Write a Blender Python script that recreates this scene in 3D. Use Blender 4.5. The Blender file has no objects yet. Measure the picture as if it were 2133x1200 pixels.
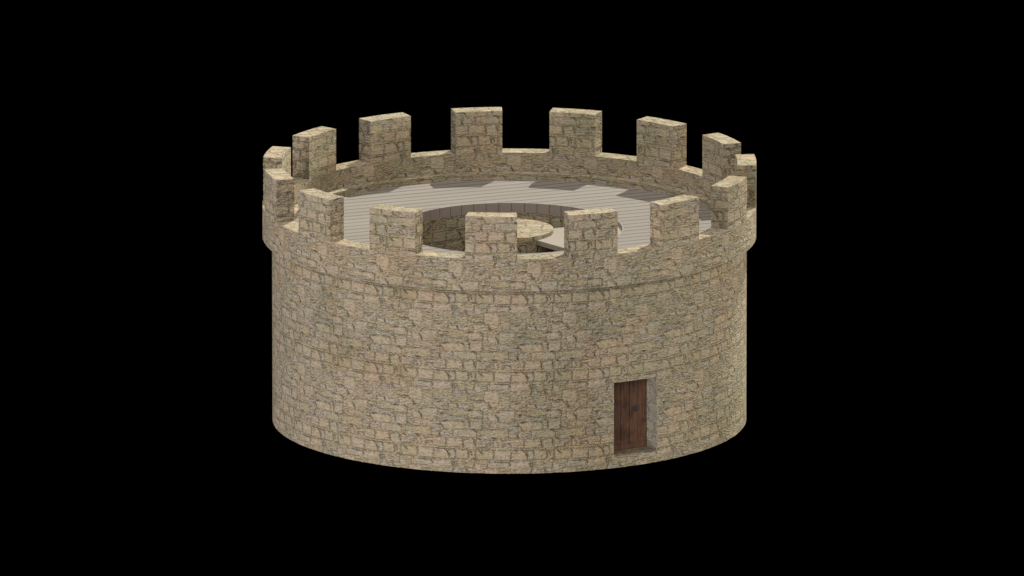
import bpy, math, random
import numpy as np

S = bpy.context.scene
COL = S.collection
R = math.radians
PI = math.pi

# ------------------------------------------------------------------ camera
ELEV = R(13.14)
DIST = 760.0
PXM = 75.0                                   # photograph pixels per metre
cam_d = bpy.data.cameras.new('camera')
cam_d.sensor_width = 36.0
cam_d.lens = 36.0 * DIST / (2133.0 / PXM)
cam_d.clip_start = 10.0
cam_d.clip_end = 3000.0
cam = bpy.data.objects.new('camera', cam_d)
COL.objects.link(cam)
UP = 3.617
tx, ty, tz = 0.073, UP * math.sin(ELEV), UP * math.cos(ELEV)
cam.location = (tx, ty - DIST * math.cos(ELEV), tz + DIST * math.sin(ELEV))
cam.rotation_euler = (PI / 2 - ELEV, 0, 0)
S.camera = cam

# ------------------------------------------------------------------ world and lamps
w = bpy.data.worlds.new('World')
S.world = w
w.use_nodes = True
w.node_tree.nodes['Background'].inputs[0].default_value = (0, 0, 0, 1)
w.node_tree.nodes['Background'].inputs[1].default_value = 0.0


def sun(name, az, el, power, angle, color):
    """az measured from the camera side, positive to the right; el above the horizon"""
    d = bpy.data.lights.new(name, 'SUN')
    d.energy = power
    d.angle = R(angle)
    d.color = color
    o = bpy.data.objects.new(name, d)
    COL.objects.link(o)
    from mathutils import Vector
    v = Vector((math.sin(R(az)) * math.cos(R(el)), -math.cos(R(az)) * math.cos(R(el)), math.sin(R(el))))
    o.rotation_euler = v.to_track_quat('Z', 'Y').to_euler()
    o.location = v * 30
    return o


sun('sun', 180 - 26.3, 54.6, 4.3, 0.5, (0.98, 0.985, 0.89))
sun('fill_lamp', -36, -8, 1.42, 8, (1.0, 0.96, 0.97))
sun('fill_lamp', -18, 17, 1.10, 40, (1.0, 0.97, 0.96))
sun('fill_lamp', 38, 20, 0.90, 50, (1.0, 0.97, 0.93))
sun('fill_lamp', -92, 12, 1.10, 40, (0.92, 0.93, 1.0))
sun('fill_lamp', 110, 8, 2.40, 4, (1.0, 0.97, 0.86))
sun('fill_lamp', 0, 90, 1.45, 12, (1.0, 0.97, 0.92))

S.view_settings.view_transform = 'Standard'
S.view_settings.look = 'None'
S.view_settings.exposure = 0.0
S.view_settings.gamma = 1.0
S.view_settings.use_curve_mapping = False
S.cycles.max_bounces = 4
S.cycles.diffuse_bounces = 2

# ------------------------------------------------------------------ dimensions (metres)
R_WALL = 6.58
R_OUT = 6.845
R_IN = 6.32
R_LEDGE = 6.04
R_HOLE = 3.133
R_PILLAR = 1.22
Z_MERLON = 7.316
Z_CRENEL = 6.124
Z_RING = 5.213
Z_LEDGE = 5.590
Z_DECK = 5.413
Z_BAND = 5.129
Z_LAND = 5.300
T_LAND = 0.140
DOOR_A0, DOOR_A1 = 25.96, 38.2
DOOR_Z0, DOOR_Z1 = 0.335, 2.41
DOOR_DEEP = 0.53
TILE_W = 2.180
TILE_H = 2.205

# ------------------------------------------------------------------ rubble masonry pattern (one repeat, 970 x 960 units)
TW, TH = 970.0, 960.0
NX, NY = 485, 480
rng = np.random.default_rng(7)


def srgb(c):
    c = np.array(c, float) / 255.0
    return np.where(c <= 0.04045, c / 12.92, ((c + 0.055) / 1.055) ** 2.4)


def pnoise(sx, sy, seed, power=1.0):
    """periodic noise with feature size about sx by sy units"""
    g = np.random.default_rng(seed)
    a = g.standard_normal((NY, NX))
    fx = np.fft.fftfreq(NX, TW / NX)[None, :]
    fy = np.fft.fftfreq(NY, TH / NY)[:, None]
    filt = np.exp(-0.5 * ((fx * sx * 2.2) ** 2 + (fy * sy * 2.2) ** 2) * power)
    r = np.fft.ifft2(np.fft.fft2(a) * filt).real
    return (r - r.mean()) / r.std()


def sstep(a, b, x):
    t = np.clip((x - a) / (b - a), 0, 1)
    return t * t * (3 - 2 * t)


OCH, ORA, GRN, GRY, LAV, PAL, PNK, OLV = range(8)
PALETTE = np.array([srgb(c) for c in (
    (173, 159, 128), (175, 157, 128), (169, 159, 131), (169, 159, 139),
    (172, 160, 143), (179, 169, 146), (175, 159, 136), (167, 155, 122))])

# x0, y0, x1, y1, colour, height, corner radius, laminated
STONES = [
    # thin rough courses first, big squared stones over them
    (810, 203, 1025, 300, OCH, .55, 12, 1), (245, 222, 484, 302, LAV, .6, 18, 0),
    (494, 222, 742, 305, PNK, .7, 14, 0), (748, 232, 804, 300, GRN, .5, 12, 1),
    (75, 205, 240, 240, GRN, .4, 8, 1), (60, 242, 142, 338, LAV, .65, 30, 0),
    (145, 258, 215, 335, OCH, .4, 14, 1),
    (368, 305, 494, 342, OCH, .4, 8, 1), (368, 342, 504, 380, GRN, .5, 8, 0),
    (500, 308, 553, 345, PNK, .4, 8, 0), (558, 312, 760, 372, OCH, .5, 10, 1),
    (762, 320, 880, 380, LAV, .4, 16, 1), (885, 300, 1010, 352, PAL, .5, 14, 1),
    (940, 355, 1024, 430, OCH, .45, 16, 1), (25, 362, 172, 428, OCH, .55, 14, 1),
    (500, 385, 640, 432, PNK, .45, 10, 1), (642, 390, 700, 450, OCH, .4, 8, 1),
    (700, 396, 944, 458, GRN, .6, 14, 1), (380, 384, 498, 432, OCH, .4, 8, 1),
    (368, 434, 640, 462, OLV, .35, 6, 1),
    (172, 300, 362, 522, PNK, .5, 70, 0),
    (40, 452, 236, 522, PAL, .7, 14, 1), (400, 466, 492, 524, GRY, .6, 8, 0),
    (503, 466, 648, 526, LAV, .65, 12, 0), (654, 470, 690, 524, OCH, .5, 6, 0),
    (695, 474, 812, 528, PAL, .7, 14, 0), (818, 482, 964, 540, LAV, .6, 14, 1),
    (970, 470, 1010, 540, OLV, .3, 8, 1),
    (360, 545, 556, 652, GRY, .6, 12, 0), (160, 530, 355, 596, OLV, .4, 10, 1),
    (232, 604, 344, 692, LAV, .6, 12, 0), (160, 602, 228, 692, OCH, .4, 10, 1),
    (562, 556, 696, 606, GRN, .5, 10, 1), (700, 566, 942, 622, OCH, .55, 12, 1),
    (562, 610, 700, 690, GRY, .45, 10, 1), (704, 626, 942, 680, GRY, .45, 10, 1),
    (360, 654, 556, 704, OCH, .45, 10, 1),
    (945, 556, 1132, 650, ORA, .8, 16, 0), (975, 658, 1126, 792, PNK, .75, 12, 0),
    (165, 702, 352, 792, PNK, .55, 10, 1), (364, 708, 590, 782, GRY, .6, 12, 1),
    (600, 690, 896, 792, ORA, .65, 14, 0), (900, 684, 962, 786, PNK, .5, 10, 0),
    (215, 788, 480, 892, OLV, .6, 20, 0), (100, 800, 212, 888, GRN, .4, 12, 1),
    (484, 790, 592, 838, LAV, .5, 12, 1), (484, 842, 592, 894, OCH, .5, 10, 1),
    (598, 800, 758, 900, GRY, .55, 10, 1), (764, 800, 820, 894, LAV, .55, 8, 0),
    (824, 794, 1058, 896, OLV, .7, 16, 0), (1062, 820, 1096, 900, OCH, .45, 8, 0),
    (150, 890, 300, 962, GRY, .55, 12, 1), (300, 898, 505, 1010, ORA, .55, 18, 1),
    (508, 904, 668, 1018, PNK, .75, 12, 0), (672, 902, 892, 1016, ORA, .75, 14, 0),
    (900, 904, 1022, 1008, PAL, .65, 12, 0), (1026, 906, 1046, 1010, OCH, .5, 6, 0),
    (1052, 905, 1116, 1004, ORA, .6, 14, 1),
    (1040, 966, 1180, 1016, LAV, .75, 16, 0), (212, 965, 296, 1020, OLV, .4, 12, 1),
    (75, 80, 296, 207, OLV, .9, 14, 0), (302, 80, 506, 208, PNK, .85, 8, 0),
    (511, 78, 708, 210, ORA, .95, 18, 0), (716, 76, 786, 208, GRY, .8, 22, 0),
    (791, 74, 948, 200, OCH, .85, 10, 0), (962, 76, 1042, 196, OCH, .75, 22, 0),
]
# dark clefts: x0, y0, x1, y1, width
CLEFTS = [
    (652, 84, 682, 112, 8), (680, 108, 710, 152, 9), (970, 90, 996, 150, 8), (110, 92, 160, 128, 7),
    (318, 604, 342, 660, 7), (342, 640, 358, 700, 7), (238, 470, 246, 508, 9), (244, 505, 268, 516, 7),
    (580, 712, 640, 796, 5), (586, 850, 596, 888, 8), (866, 906, 890, 1000, 7), (1018, 908, 1030, 980, 6),
    (742, 225, 752, 300, 5), (768, 250, 782, 300, 5), (806, 478, 816, 524, 7), (484, 232, 500, 270, 6),
    (270, 884, 330, 906, 9), (860, 690, 895, 704, 8), (1000, 792, 1050, 820, 7), (180, 430, 60, 436, 6),
    (560, 470, 610, 462, 6), (890, 300, 946, 352, 6), (960, 680, 968, 760, 6), (470, 950, 500, 985, 6),
    (96, 900, 140, 912, 9), (940, 560, 1000, 548, 7), (610, 700, 700, 690, 6), (300, 226, 470, 238, 7),
]

yy, xx = np.meshgrid((np.arange(NY) + .5) * TH / NY, (np.arange(NX) + .5) * TW / NX, indexing='ij')
wx = xx + 3.0 * pnoise(30, 30, 1) + 2.2 * pnoise(9, 9, 2)
wy = yy + 3.0 * pnoise(34, 26, 3) + 2.2 * pnoise(9, 9, 4)
fine = pnoise(7, 6, 5)
grain = pnoise(3, 3, 6)
lam = pnoise(60, 7, 8)
lam2 = pnoise(28, 10, 9)
tint_a = pnoise(40, 22, 10)
tint_b = pnoise(18, 10, 11)

height = 0.38 + 0.10 * lam + 0.07 * lam2
color = np.empty((NY, NX, 3))
base_mix = (.35 + .65 * sstep(-1.2, 1.2, tint_a))[..., None]
color[:] = PALETTE[OCH] * base_mix + PALETTE[OLV] * (1 - base_mix)
dirt_shade = 0.24 * sstep(0.5, 1.6, -lam) + 0.12 * sstep(0.8, 2, -lam2)


def wrap(v, c, L):
    return (v - c + L / 2) % L - L / 2


srng = random.Random(3)
PALE = srgb((194, 180, 134))
for (x0, y0, x1, y1, ci, hh, rad, la) in STONES:
    cx, cy = (x0 + x1) / 2, (y0 + y1) / 2
    hx, hy = (x1 - x0) / 2, (y1 - y0) / 2
    lx, ly = wrap(wx, cx, TW), wrap(wy, cy, TH)
    skew = srng.uniform(-.03, .03)
    sk2 = srng.uniform(-.04, .04)
    ux = lx + ly * sk2
    uy = ly + lx * skew
    rad = min(rad, hx * .9, hy * .9)
    qx, qy = np.abs(ux) - hx + rad, np.abs(uy) - hy + rad
    sd = np.hypot(np.maximum(qx, 0), np.maximum(qy, 0)) + np.minimum(np.maximum(qx, qy), 0) - rad
    d = -sd
    m = np.clip(d / 2.0 + .5, 0, 1)
    prof = 1 - np.exp(-np.maximum(d, 0) / 8.0)
    tilt = srng.uniform(-.10, .10) * lx / hx + srng.uniform(-.12, .12) * ly / hy
    h = (.25 + .45 * hh) * (0.35 + .65 * prof) + tilt + (0.12 * lam + .06 * lam2 if la else 0.035 * lam2)
    c = PALETTE[ci] * (0.97 + .06 * srng.random())
    t = sstep(-1.6, 1.6, tint_a * .7 + tint_b * .6 + srng.uniform(-.4, .4))[..., None]
    alt = PALETTE[srng.choice([OCH, GRY, LAV, GRN, ORA, OLV])]
    c = c[None, None, :] * (1 - .6 * t) + alt * (.6 * t)
    # joint darkness varies along the stone's outline
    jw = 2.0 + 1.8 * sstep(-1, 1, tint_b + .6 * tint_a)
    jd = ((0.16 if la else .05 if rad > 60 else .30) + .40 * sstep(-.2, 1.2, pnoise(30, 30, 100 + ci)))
    # open joints per side; edge shade painted into colour too, heaviest right and top
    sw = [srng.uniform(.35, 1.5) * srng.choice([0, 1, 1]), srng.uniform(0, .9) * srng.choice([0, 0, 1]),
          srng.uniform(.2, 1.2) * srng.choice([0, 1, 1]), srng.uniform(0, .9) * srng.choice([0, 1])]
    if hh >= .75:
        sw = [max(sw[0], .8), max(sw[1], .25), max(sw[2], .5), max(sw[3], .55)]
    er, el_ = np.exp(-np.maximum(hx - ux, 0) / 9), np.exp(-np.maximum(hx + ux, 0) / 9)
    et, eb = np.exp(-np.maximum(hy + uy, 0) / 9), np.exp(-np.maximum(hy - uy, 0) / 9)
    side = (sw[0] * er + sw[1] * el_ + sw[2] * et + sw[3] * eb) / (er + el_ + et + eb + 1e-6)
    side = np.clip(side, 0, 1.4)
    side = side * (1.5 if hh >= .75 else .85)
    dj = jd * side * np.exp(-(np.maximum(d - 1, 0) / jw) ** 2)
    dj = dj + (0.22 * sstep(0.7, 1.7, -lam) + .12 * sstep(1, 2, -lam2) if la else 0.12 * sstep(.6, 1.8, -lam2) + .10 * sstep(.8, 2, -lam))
    h = h - .28 * side * np.exp(-(np.maximum(d, 0) / 6.0) ** 2) + (0 if la else .07 * lam)
    height = height * (1 - m) + h * m
    if hh == .5 and ci == PNK and y1 - y0 > 200:
        m = sstep(-14, 30, d + 9 * tint_b)
        c = c * (1 + .05 * grain)[..., None]
    color = color * (1 - m[..., None]) + c * m[..., None]
    rim = (np.exp(-((d + 5.0) / 2.6) ** 2) * (.10 + .5 * sstep(-.2, 1.0, tint_b)) * (0 if la else .8))[..., None]
    color = color * (1 - rim) + PALE * rim
    height = height + .16 * rim[..., 0]
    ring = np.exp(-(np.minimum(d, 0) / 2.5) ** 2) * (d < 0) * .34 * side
    dirt_shade = np.maximum(dirt_shade, ring) * (1 - m) + dj * m
for (x0, y0, x1, y1, wd) in CLEFTS:
    cx, cy = (x0 + x1) / 2, (y0 + y1) / 2
    lx, ly = wrap(wx, cx, TW), wrap(wy, cy, TH)
    dx, dy = (x1 - x0) / 2, (y1 - y0) / 2
    L = math.hypot(dx, dy)
    t = np.clip((lx * dx + ly * dy) / L / L, -1, 1)
    dd = np.hypot(lx - dx * t, ly - dy * t)
    k = np.exp(-(dd / (wd * (1.05 - .5 * np.abs(t)))) ** 2)
    height = height - .55 * k
    dirt_shade = np.maximum(dirt_shade, .85 * k)
height = height + 0.025 * fine + .012 * grain
streak = pnoise(34, 4, 21)
color *= (1 + .05 * grain + .055 * fine + .075 * streak)[..., None]
pale = (.30 * sstep(.8, 2.0, pnoise(30, 5, 22)))[..., None]
color = color * (1 - pale) + srgb((196, 184, 138)) * pale
# stained and lichened patches
lich = sstep(.7, 1.9, pnoise(46, 16, 12))[..., None]
color = color * (1 - .45 * lich) + srgb((160, 144, 96)) * .45 * lich
rust = sstep(.9, 2.0, pnoise(30, 13, 13))[..., None]
color = color * (1 - .4 * rust) + srgb((186, 140, 92)) * .4 * rust
blue = sstep(1.0, 2.0, pnoise(26, 10, 14))[..., None]
color = color * (1 - .4 * blue) + srgb((150, 150, 150)) * .4 * blue
ridge = np.abs(pnoise(16, 7, 31) + .6 * pnoise(34, 9, 32))
crk = np.exp(-(ridge / .07) ** 2) * sstep(.0, .8, pnoise(60, 30, 33)) * .42
height = height - .18 * crk
dirt_shade = np.maximum(dirt_shade, crk)
ridge2 = np.abs(pnoise(20, 8, 34))
hl = (np.exp(-(ridge2 / .09) ** 2) * sstep(-.2, .8, pnoise(50, 30, 35)) * .30)[..., None]
color = color * (1 - hl) + PALE * hl
height = height + .08 * hl[..., 0]
DIRT_SHADE = srgb((66, 61, 48))  # grime of clefts and laminations, plus the painted joint shade
dirt_shade = np.clip(dirt_shade * .64, 0, .9)[..., None]
color = color * (1 - dirt_shade) + DIRT_SHADE * dirt_shade
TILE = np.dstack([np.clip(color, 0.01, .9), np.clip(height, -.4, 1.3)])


def sample(u, v):
    """u, v in repeats; v runs down the wall"""
    fx = (u % 1.0) * NX - .5
    fy = (v % 1.0) * NY - .5
    ix, iy = np.floor(fx).astype(int), np.floor(fy).astype(int)
    ax, ay = (fx - ix)[..., None], (fy - iy)[..., None]
    ix0, ix1, iy0, iy1 = ix % NX, (ix + 1) % NX, iy % NY, (iy + 1) % NY
    return (TILE[iy0, ix0] * (1 - ax) * (1 - ay) + TILE[iy0, ix1] * ax * (1 - ay)
            + TILE[iy1, ix0] * (1 - ax) * ay + TILE[iy1, ix1] * ax * ay)


# ------------------------------------------------------------------ materials
def new_mat(name):
    m = bpy.data.materials.new(name)
    m.use_nodes = True
    nt = m.node_tree
    return m, nt, nt.nodes['Principled BSDF']


def nd(nt, t, **kw):
    n = nt.nodes.new(t)
    for k, v in kw.items():
        setattr(n, k, v)
    return n


def mixc(nt, a, b, f, mode='MIX'):
    n = nd(nt, 'ShaderNodeMix', data_type='RGBA', blend_type=mode)
    for sock, val in ((n.inputs[6], a), (n.inputs[7], b), (n.inputs[0], f)):
        if isinstance(val, (tuple, list, float, int)):
            sock.default_value = val
        else:
            nt.links.new(val, sock)
    return n.outputs[2]


def noise(nt, scale, detail=3, rough=.55, vec=None):
    n = nd(nt, 'ShaderNodeTexNoise')
    n.inputs['Scale'].default_value = scale
    n.inputs['Detail'].default_value = detail
    n.inputs['Roughness'].default_value = rough
    if vec is not None:
        nt.links.new(vec, n.inputs['Vector'])
    return n


def maprange(nt, v, a, b, c, d):
    n = nd(nt, 'ShaderNodeMapRange')
    nt.links.new(v, n.inputs[0])
    for i, x in enumerate((a, b, c, d)):
        n.inputs[i + 1].default_value = x
    return n.outputs[0]


def math_n(nt, op, a, b=None):
    n = nd(nt, 'ShaderNodeMath', operation=op)
    for s, v in ((n.inputs[0], a), (n.inputs[1], b)):
        if v is None:
            continue
        if isinstance(v, (int, float)):
            s.default_value = v
        else:
            nt.links.new(v, s)
    return n.outputs[0]


def masonry(name, bump=.10, tint=(1, 1, 1), sat=1.0):
    m, nt, b = new_mat(name)
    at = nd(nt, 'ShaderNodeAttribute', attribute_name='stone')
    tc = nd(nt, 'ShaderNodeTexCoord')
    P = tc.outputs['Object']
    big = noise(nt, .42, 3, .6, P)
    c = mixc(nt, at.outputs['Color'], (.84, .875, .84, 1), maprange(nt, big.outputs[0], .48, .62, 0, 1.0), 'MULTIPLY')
    big2 = noise(nt, .9, 2, .5, P)
    c = mixc(nt, c, (1.07, .97, .92, 1), maprange(nt, big2.outputs[0], .5, .66, 0, 1), 'MULTIPLY')
    gr = noise(nt, 38, 3, .7, P)
    g = maprange(nt, gr.outputs[0], .3, .7, .84, 1.16)
    gm = nd(nt, 'ShaderNodeCombineColor')
    for i in range(3):
        nt.links.new(g, gm.inputs[i])
    c = mixc(nt, c, gm.outputs[0], 1.0, 'MULTIPLY')
    c = mixc(nt, c, (*tint, 1), 1.0, 'MULTIPLY')
    hs = nd(nt, 'ShaderNodeHueSaturation')
    hs.inputs['Saturation'].default_value = sat
    nt.links.new(c, hs.inputs['Color'])
    nt.links.new(hs.outputs[0], b.inputs['Base Color'])
    b.inputs['Roughness'].default_value = .9
    b.inputs['Specular IOR Level'].default_value = .15
    b1 = nd(nt, 'ShaderNodeBump')
    b1.inputs['Distance'].default_value = bump
    nt.links.new(at.outputs['Alpha'], b1.inputs['Height'])
    b2 = nd(nt, 'ShaderNodeBump')
    b2.inputs['Distance'].default_value = .008
    b2.inputs['Strength'].default_value = .8
    nt.links.new(gr.outputs[0], b2.inputs['Height'])
    nt.links.new(b1.outputs[0], b2.inputs['Normal'])
    nt.links.new(b2.outputs[0], b.inputs['Normal'])
    return m


M_STONE = masonry('rubble_masonry', tint=(1.06, 1.05, 1.06), sat=.92)
M_JAMB = masonry('side_lit_jamb_masonry', bump=.07, tint=(.82, .83, .86), sat=.7)  # wall masonry, cool grey of the left-hand light put into its tint


def wood(name, base, plank, angle, line=.010, coord='Object', line_dark=.35, vary=.06):
    """boards run along the rotated x axis; plank = board width"""
    m, nt, b = new_mat(name)
    tc = nd(nt, 'ShaderNodeTexCoord')
    mp = nd(nt, 'ShaderNodeMapping', vector_type='POINT')
    mp.inputs['Rotation'].default_value = (0, 0, -angle)
    nt.links.new(tc.outputs[coord], mp.inputs[0])
    sp = nd(nt, 'ShaderNodeSeparateXYZ')
    nt.links.new(mp.outputs[0], sp.inputs[0])
    v = math_n(nt, 'DIVIDE', sp.outputs[1], plank)
    fl = math_n(nt, 'FLOOR', v)
    fr = math_n(nt, 'SUBTRACT', v, fl)
    d = math_n(nt, 'MINIMUM', fr, math_n(nt, 'SUBTRACT', 1.0, fr))
    ln = maprange(nt, d, line / plank * .5, line / plank * 1.1, 1, 0)
    wn = nd(nt, 'ShaderNodeTexWhiteNoise', noise_dimensions='1D')
    nt.links.new(fl, wn.inputs['W'])
    sc = nd(nt, 'ShaderNodeMapping')
    sc.inputs['Scale'].default_value = (.7, 14, 6)
    nt.links.new(mp.outputs[0], sc.inputs[0])
    off = nd(nt, 'ShaderNodeVectorMath', operation='ADD')
    nt.links.new(sc.outputs[0], off.inputs[0])
    cb = nd(nt, 'ShaderNodeCombineXYZ')
    nt.links.new(math_n(nt, 'MULTIPLY', wn.outputs['Value'], 37.0), cb.inputs[0])
    nt.links.new(cb.outputs[0], off.inputs[1])
    gr = noise(nt, 1.0, 5, .65, off.outputs[0])
    g = math_n(nt, 'ADD', maprange(nt, gr.outputs[0], .25, .75, .90, 1.08),
               maprange(nt, wn.outputs['Value'], 0, 1, -vary, vary))
    gm = nd(nt, 'ShaderNodeCombineColor')
    for i in range(3):
        nt.links.new(g, gm.inputs[i])
    c = mixc(nt, (*srgb(base), 1), gm.outputs[0], 1.0, 'MULTIPLY')
    dk = tuple(srgb(base) * line_dark) + (1,)
    c = mixc(nt, c, dk, ln)
    nt.links.new(c, b.inputs['Base Color'])
    b.inputs['Roughness'].default_value = .8
    b.inputs['Specular IOR Level'].default_value = .2
    bm_ = nd(nt, 'ShaderNodeBump')
    bm_.inputs['Distance'].default_value = .004
    nt.links.new(math_n(nt, 'SUBTRACT', gr.outputs[0], math_n(nt, 'MULTIPLY', ln, 1.5)), bm_.inputs['Height'])
    nt.links.new(bm_.outputs[0], b.inputs['Normal'])
    return m


M_DECK = wood('weathered_deck_boards', (134, 126, 118), .383, R(22.4), line=.026, line_dark=.28, vary=.03)
M_TREAD = wood('pale_tread_board', (150, 140, 128), 9.0, R(20), vary=.0)


def plank_door_mat():
    m, nt, b = new_mat('stained_door_timber')
    tc = nd(nt, 'ShaderNodeTexCoord')
    sc = nd(nt, 'ShaderNodeMapping')
    sc.inputs['Scale'].default_value = (22, 22, 1.6)
    nt.links.new(tc.outputs['Object'], sc.inputs[0])
    g = noise(nt, 1.0, 6, .7, sc.outputs[0])
    k = noise(nt, 3.2, 3, .6, tc.outputs['Object'])
    c = mixc(nt, (*srgb((74, 50, 37)), 1), (*srgb((132, 92, 69)), 1), maprange(nt, g.outputs[0], .32, .7, 0, 1))
    c = mixc(nt, c, (*srgb((60, 42, 32)), 1), maprange(nt, k.outputs[0], .5, .68, 0, .65))
    nt.links.new(c, b.inputs['Base Color'])
    b.inputs['Roughness'].default_value = .75
    bp = nd(nt, 'ShaderNodeBump')
    bp.inputs['Distance'].default_value = .006
    nt.links.new(g.outputs[0], bp.inputs['Height'])
    nt.links.new(bp.outputs[0], b.inputs['Normal'])
    return m


M_DOOR = plank_door_mat()
M_IRON, _nt, _b = new_mat('dark_iron')
_n = noise(_nt, 40, 3)
_nt.links.new(mixc(_nt, (.045, .042, .042, 1), (.10, .095, .09, 1), _n.outputs[0]), _b.inputs['Base Color'])
_b.inputs['Roughness'].default_value = .6
_b.inputs['Metallic'].default_value = .3


# ------------------------------------------------------------------ mesh building
class Grids:
    """collects rectangular vertex grids that make up one part"""

    def __init__(self):
        self.v, self.f, self.c, self.n = [], [], [], 0

    def add(self, P, C, flip=False):
        ny, nx = P.shape[:2]
        idx = np.arange(ny * nx).reshape(ny, nx) + self.n
        q = np.stack([idx[:-1, :-1], idx[:-1, 1:], idx[1:, 1:], idx[1:, :-1]], -1).reshape(-1, 4)
        if flip:
            q = q[:, ::-1]
        self.v.append(P.reshape(-1, 3))
        self.f.append(q)
        self.c.append(C.reshape(-1, 4))
        self.n += ny * nx

    def build(self, name, mat, parent, smooth=True):
        v = np.concatenate(self.v).astype(np.float32)
        f = np.concatenate(self.f).astype(np.int32)
        c = np.concatenate(self.c).astype(np.float32)
        me = bpy.data.meshes.new(name)
        me.vertices.add(len(v))
        me.vertices.foreach_set('co', v.ravel())
        me.loops.add(f.size)
        me.loops.foreach_set('vertex_index', f.ravel())
        me.polygons.add(len(f))
        me.polygons.foreach_set('loop_start', np.arange(0, f.size, 4, dtype=np.int32))
        me.polygons.foreach_set('use_smooth', np.full(len(f), smooth))
        me.update(calc_edges=True)
        a = me.attributes.new('stone', 'FLOAT_COLOR', 'POINT')
        a.data.foreach_set('color', c.ravel())
        me.materials.append(mat)
        o = bpy.data.objects.new(name, me)
        COL.objects.link(o)
        o.parent = parent
        return o


DEN = 2.18 / 150                                     # vertex spacing


def ang_axis(a0, a1, r, coarse=None):
    """angles in degrees; dense where coarse(a) is false"""
    n = max(2, int(abs(a1 - a0) * PI / 180 * r / DEN) + 1)
    a = np.linspace(a0, a1, n)
    if coarse is not None:
        keep = np.array([not coarse(x) for x in a])
        keep |= (np.arange(n) % 12 == 0)
        keep[0] = keep[-1] = True
        a = a[keep]
    return a


def lin(a, b, den=DEN):
    return np.linspace(a, b, max(2, int(abs(b - a) / den) + 2))


def cyl(g, r, a0, a1, z0, z1, uv, coarse=None, inward=False, den=DEN):
    A = ang_axis(a0, a1, r, coarse)
    Z = lin(z0, z1, den)
    aa, zz = np.meshgrid(A, Z)
    t = np.radians(aa)
    P = np.stack([r * np.sin(t), -r * np.cos(t), zz], -1)
    u, v = uv(aa, zz)
    g.add(P, sample(u, v), flip=inward)


def annulus(g, r0, r1, a0, a1, z, coarse=None, down=False, rot=.35, off=(0, 0)):
    A = ang_axis(a0, a1, r1, coarse)
    Rr = lin(r0, r1)
    aa, rr = np.meshgrid(A, Rr)
    t = np.radians(aa)
    x, y = rr * np.sin(t), -rr * np.cos(t)
    P = np.stack([x, y, np.full_like(x, z)], -1)
    c, s = math.cos(rot), math.sin(rot)
    u = (x * c + y * s) / TILE_W + off[0]
    v = -(y * c - x * s) / TILE_H + off[1]
    g.add(P, sample(u, v), flip=not down)


def quad(g, p0, p1, z0, z1, u0, v_at, flip=False, den=DEN, relief=1.0):
    """vertical rectangle from p0 to p1 (xy)"""
    L = math.dist(p0, p1)
    s = lin(0, L, den)
    Z = lin(z0, z1, den)
    ss, zz = np.meshgrid(s, Z)
    x = p0[0] + (p1[0] - p0[0]) * ss / L
    y = p0[1] + (p1[1] - p0[1]) * ss / L
    C = sample(u0 + ss / TILE_W, (v_at - zz) / TILE_H)
    C[..., 3] *= relief
    g.add(np.stack([x, y, zz], -1), C, flip=flip)


def pol(r, a):
    return (r * math.sin(R(a)), -r * math.cos(R(a)))


V1 = 75.0 / TH                                    # first big course sits at this v
deg = 180 / PI


def uv_wall(aa, zz):
    return (aa + 7.98) / (360 / 19.0) + 75 / TW, (5.08 - zz) / TILE_H + V1


def uv_out(aa, zz):
    per = TILE_W / R_OUT * deg
    return (aa + 16.1) / per + 75 / TW, (6.58 - zz) / TILE_H + V1


def uv_in(aa, zz):
    per = TILE_W / R_IN * deg
    return ((180 - aa) + 22.5) / per + 75 / TW, (6.62 - zz) / TILE_H + V1


def uv_well(aa, zz):
    per = TILE_W / R_HOLE * deg
    return ((180 - aa) + 51.7) / per + 75 / TW, (4.75 - zz) / TILE_H + V1


def uv_pillar(aa, zz):
    per = TILE_W / R_PILLAR * deg
    return (aa + 60) / per, (5.2 - zz) / TILE_H + V1


back = lambda a: 115 < (a % 360) < 245             # far side of outer faces
front = lambda a: not (75 < (a % 360) < 285)       # near side of inner faces

tower = bpy.data.objects.new('castle_tower', None)
COL.objects.link(tower)
tower['label'] = 'round beige stone castle tower with battlements, grey timber roof deck and brown plank door'
tower['category'] = 'castle tower'

# drum wall with the door opening
g = Grids()
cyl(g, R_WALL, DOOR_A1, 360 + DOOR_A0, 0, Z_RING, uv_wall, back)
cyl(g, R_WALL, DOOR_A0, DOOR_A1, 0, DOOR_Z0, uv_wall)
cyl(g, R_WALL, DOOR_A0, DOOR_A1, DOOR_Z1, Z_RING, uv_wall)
g.build('outer_wall', M_STONE, tower)

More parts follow.
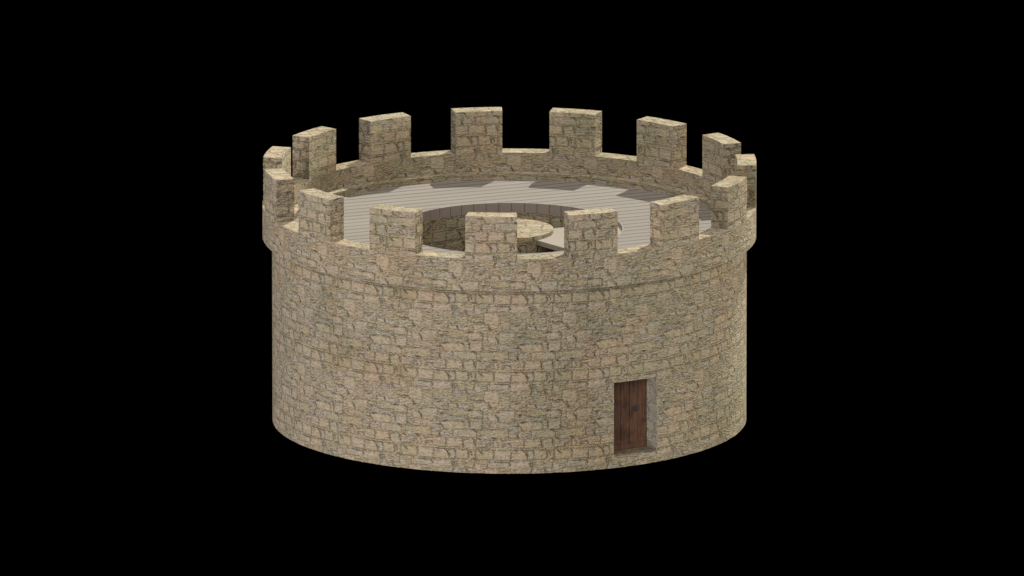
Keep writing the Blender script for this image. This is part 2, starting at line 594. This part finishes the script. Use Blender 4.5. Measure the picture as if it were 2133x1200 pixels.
# door opening: jambs, head and sill, all square to the door
AC = (DOOR_A0 + DOOR_A1) / 2
nrm = np.array(pol(1, AC))
tan = np.array([math.cos(R(AC)), math.sin(R(AC))])
HW = R_WALL * math.sin(R((DOOR_A1 - DOOR_A0) / 2))
FACE = R_WALL * math.cos(R((DOOR_A1 - DOOR_A0) / 2))
DEEP = FACE - DOOR_DEEP
pl = lambda s, d: tuple(nrm * d + tan * s)
g = Grids()
quad(g, pl(HW, DEEP), pl(HW, FACE), DOOR_Z0, DOOR_Z1, .30, 2.9, flip=True)
quad(g, pl(-HW, DEEP), pl(-HW, FACE), DOOR_Z0, DOOR_Z1, .62, 2.6)
gs = Grids()
for z, fl in ((DOOR_Z0, True), (DOOR_Z1, False)):
    s = lin(-1, 1, DEN / HW)
    t = lin(0, 1, DEN / .5)
    ss, tt = np.meshgrid(s, t)
    outer = np.sqrt(R_WALL ** 2 - (ss * HW) ** 2)
    d = DEEP + (outer - DEEP) * tt
    x = nrm[0] * d + tan[0] * ss * HW
    y = nrm[1] * d + tan[1] * ss * HW
    (gs if fl else g).add(np.stack([x, y, np.full_like(x, z)], -1), sample(ss * HW / TILE_W + .4, d / TILE_H + .1), flip=fl)
gs.build('door_sill', M_STONE, tower)
g.build('door_surround', M_JAMB, tower)

# parapet ring
g = Grids()
cyl(g, R_OUT, -180, 180, Z_RING, Z_CRENEL, uv_out, back)
cyl(g, R_IN, 0, 360, Z_LEDGE, Z_CRENEL, uv_in, front, inward=True)
annulus(g, R_IN, R_OUT, -180, 180, Z_CRENEL, off=(.2, .1))
annulus(g, R_WALL - .02, R_OUT, -180, 180, Z_RING, down=True)
g.build('parapet', M_STONE, tower)

# merlons
for k in range(15):
    a0, a1 = -10.2 + 24 * k, 1.8 + 24 * k
    g = Grids()
    z0 = Z_CRENEL
    mid = (a0 + a1) / 2
    den_o = DEN if not back(mid) else .08
    cyl(g, R_OUT, a0, a1, z0, Z_MERLON, uv_out, den=den_o)
    cyl(g, R_IN, a0, a1, z0, Z_MERLON, uv_in, inward=True)
    annulus(g, R_IN, R_OUT, a0, a1, Z_MERLON, off=(.37, .55))
    quad(g, pol(R_IN, a0), pol(R_OUT, a0), z0, Z_MERLON, .13 + .17 * k, 6.62 + V1 * TILE_H, relief=1.5)
    quad(g, pol(R_IN, a1), pol(R_OUT, a1), z0, Z_MERLON, .48 + .23 * k, 6.62 + V1 * TILE_H, flip=True, relief=2.4)
    g.build('merlon', M_STONE, tower)

# walkway ledge inside the parapet
g = Grids()
annulus(g, R_LEDGE, R_IN + .01, 0, 360, Z_LEDGE, front, off=(.6, .2), rot=1.2)
cyl(g, R_LEDGE, 0, 360, Z_DECK, Z_LEDGE, uv_in, front, inward=True)
g.build('ledge', M_STONE, tower)


# ------------------------------------------------------------------ timber deck
def ring_solid(name, r0, r1, z0, z1, a0, a1, mat, parent, n, uv_r=None, inner=True):
    """solid annular sector (or full ring) with UVs on its upright faces"""
    full = abs(a1 - a0) >= 360
    vs, fs = [], []
    A = np.linspace(a0, a1, n + 1)
    if full:
        A = A[:-1]
    for a in A:
        for (r, z) in ((r0, z0), (r1, z0), (r1, z1), (r0, z1)):
            x, y = pol(r, a)
            vs.append((x, y, z))
    m = len(A)
    rngk = range(m) if full else range(m - 1)
    for i in rngk:
        j = (i + 1) % m
        for k in range(4):
            k2 = (k + 1) % 4
            if k == 3 and not inner:
                continue
            fs.append((4 * i + k, 4 * j + k, 4 * j + k2, 4 * i + k2))
    if not full:
        fs.append((0, 1, 2, 3))
        e = 4 * (m - 1)
        fs.append((e + 3, e + 2, e + 1, e))
    me = bpy.data.meshes.new(name)
    me.from_pydata(vs, [], fs)
    me.update()
    me.materials.append(mat)
    o = bpy.data.objects.new(name, me)
    COL.objects.link(o)
    o.parent = parent
    return o


ring_solid('roof_deck', R_HOLE + .03, R_LEDGE + .02, Z_BAND, Z_DECK, 0, 360, M_DECK, tower, 240)


def band_mat():
    m, nt, b = new_mat('weathered_edge_boards')
    tc = nd(nt, 'ShaderNodeTexCoord')
    mp = nd(nt, 'ShaderNodeMapping')
    mp.inputs['Scale'].default_value = (9, 9, .8)
    nt.links.new(tc.outputs['Object'], mp.inputs[0])
    g_ = noise(nt, 2.0, 4, .6, mp.outputs[0])
    c = mixc(nt, (*srgb((134, 122, 114)), 1), (*srgb((154, 141, 132)), 1), g_.outputs[0])
    nt.links.new(c, b.inputs['Base Color'])
    b.inputs['Roughness'].default_value = .8
    return m


M_BAND = band_mat()
# edge boards round the stair opening: separate boards with narrow dark gaps, one part
vs, fs = [], []
step = 6.6
nb = 55
step = 360.0 / nb
for i in range(nb):
    a = 5.4 + 180 + i * step
    gap = .15
    k = 4
    for q in range(k):
        b0 = a + gap + (step - 2 * gap) * q / k
        b1 = a + gap + (step - 2 * gap) * (q + 1) / k
        base = len(vs)
        for bb in (b0, b1):
            for (r, z) in ((R_HOLE, Z_BAND), (R_HOLE + .03, Z_BAND), (R_HOLE + .03, Z_DECK + .004), (R_HOLE, Z_DECK + .004)):
                vs.append((*pol(r, bb), z))
        for e in range(4):
            f = (e + 1) % 4
            fs.append((base + e, base + 4 + e, base + 4 + f, base + f))
        if q == 0:
            fs.append((base, base + 1, base + 2, base + 3))
        if q == k - 1:
            fs.append((base + 7, base + 6, base + 5, base + 4))
me = bpy.data.meshes.new('deck_edge')
me.from_pydata(vs, [], fs)
me.materials.append(M_BAND)
o = bpy.data.objects.new('deck_edge', me)
COL.objects.link(o)
o.parent = tower

# ------------------------------------------------------------------ stair well
g = Grids()
cyl(g, R_HOLE + .004, 0, 360, 2.6, Z_BAND, uv_well, None, inward=True)
cyl(g, R_HOLE + .004, 0, 360, 0, 2.6, uv_well, lambda a: True, inward=True, den=.08)
g.build('stairwell_wall', M_STONE, tower)

g = Grids()
cyl(g, R_PILLAR, -180, 180, 3.2, Z_DECK, uv_pillar)
cyl(g, R_PILLAR, -180, 180, 0, 3.2, uv_pillar, den=.08)
annulus(g, .001, R_PILLAR, -180, 180, Z_DECK, off=(.1, .3), rot=0)
g.build('central_pillar', M_STONE, tower)

ring_solid('stair_landing', R_PILLAR - .02, R_HOLE - .002, Z_LAND - T_LAND, Z_LAND, 38.2, 112.5, M_TREAD, tower, 30)
ring_solid('well_floor', R_PILLAR - .02, R_HOLE + .2, -.001 - .12 + .13, .04, 0, 360, M_TREAD, tower, 60)


# ------------------------------------------------------------------ door
def box(vs, fs, cx, cz, w_, h_, d0, d1, bev=.006):
    """board in door space: s across, z up, d outwards; bevelled front edges"""
    b = len(vs)
    for (ds, dz, dd) in ((0, 0, d0), (0, 0, d1 - bev), (bev, bev, d1)):
        for (sx, sz) in ((-1, -1), (1, -1), (1, 1), (-1, 1)):
            s = cx + sx * (w_ / 2 - ds)
            z = cz + sz * (h_ / 2 - dz)
            p = nrm * (DEEP + dd) + tan * s
            vs.append((p[0], p[1], z))
    for l in (0, 4):
        for e in range(4):
            f = (e + 1) % 4
            fs.append((b + l + e, b + l + f, b + l + 4 + f, b + l + 4 + e))
    fs.append((b + 8, b + 9, b + 10, b + 11))
    fs.append((b + 3, b + 2, b + 1, b))


def from_lists(name, vs, fs, mat, parent, smooth=False):
    me_ = bpy.data.meshes.new(name)
    me_.from_pydata(vs, [], fs)
    me_.update()
    if smooth:
        for p_ in me_.polygons:
            p_.use_smooth = True
    me_.materials.append(mat)
    ob = bpy.data.objects.new(name, me_)
    COL.objects.link(ob)
    ob.parent = parent
    return ob


H = DOOR_Z1 - DOOR_Z0
vs, fs = [], []
pw = 2 * HW / 5
for i in range(5):
    box(vs, fs, -HW + pw * (i + .5), DOOR_Z0 + H / 2 + .08, pw - .014, H - .17, -.04, .0 + (i % 2) * .004)
for (a, b_) in ((-HW, -HW + 2 * pw), (-HW + 2 * pw, HW)):
    box(vs, fs, (a + b_) / 2, DOOR_Z0 + .085, b_ - a - .005, .16, -.04, .022)
box(vs, fs, 0, DOOR_Z0 + H / 2, 2 * HW, H, -.08, -.03)
door = from_lists('door', vs, fs, M_DOOR, tower)

# iron handle: shaped back plate with a ring
hs, hz = -HW + 2 * HW * .735, DOOR_Z0 + H * (1 - .455)
vs, fs = [], []
prof = []
for i in range(48):
    t = 2 * PI * i / 48
    rr = .088 * (1 + .14 * math.cos(4 * t + PI) + .05 * math.cos(8 * t))
    prof.append((rr * 1.35 * math.cos(t), rr * .92 * math.sin(t)))
for dd, k in ((.004, 1.0), (.014, .98), (.018, .9)):
    for (a, b_) in prof:
        p = nrm * (DEEP + dd) + tan * (hs + a * k)
        vs.append((p[0], p[1], hz + b_ * k))
n = len(prof)
for l in range(2):
    for i in range(n):
        j = (i + 1) % n
        fs.append((l * n + i, l * n + j, (l + 1) * n + j, (l + 1) * n + i))
fs.append(tuple(range(2 * n, 3 * n)))
from_lists('handle_plate', vs, fs, M_IRON, door)
vs, fs = [], []
NA, NB = 28, 8
for i in range(NA):
    t = 2 * PI * i / NA
    for j in range(NB):
        q = 2 * PI * j / NB
        rr = .052 + .008 * math.cos(q)
        p = nrm * (DEEP + .030 + .008 * math.sin(q)) + tan * (hs + rr * math.cos(t))
        vs.append((p[0], p[1], hz - .035 + rr * math.sin(t)))
        i2, j2 = (i + 1) % NA, (j + 1) % NB
        fs.append((i * NB + j, i2 * NB + j, i2 * NB + j2, i * NB + j2))
nb0 = len(vs)
for dd, r_ in ((.016, .022), (.036, .018), (.044, .008)):
    for i in range(12):
        t = 2 * PI * i / 12
        p = nrm * (DEEP + dd) + tan * (hs + r_ * math.cos(t))
        vs.append((p[0], p[1], hz + .018 + r_ * math.sin(t)))
for l in range(2):
    for i in range(12):
        j = (i + 1) % 12
        fs.append((nb0 + l * 12 + i, nb0 + l * 12 + j, nb0 + (l + 1) * 12 + j, nb0 + (l + 1) * 12 + i))
fs.append(tuple(range(nb0 + 24, nb0 + 36)))
from_lists('ring_handle', vs, fs, M_IRON, door, True)
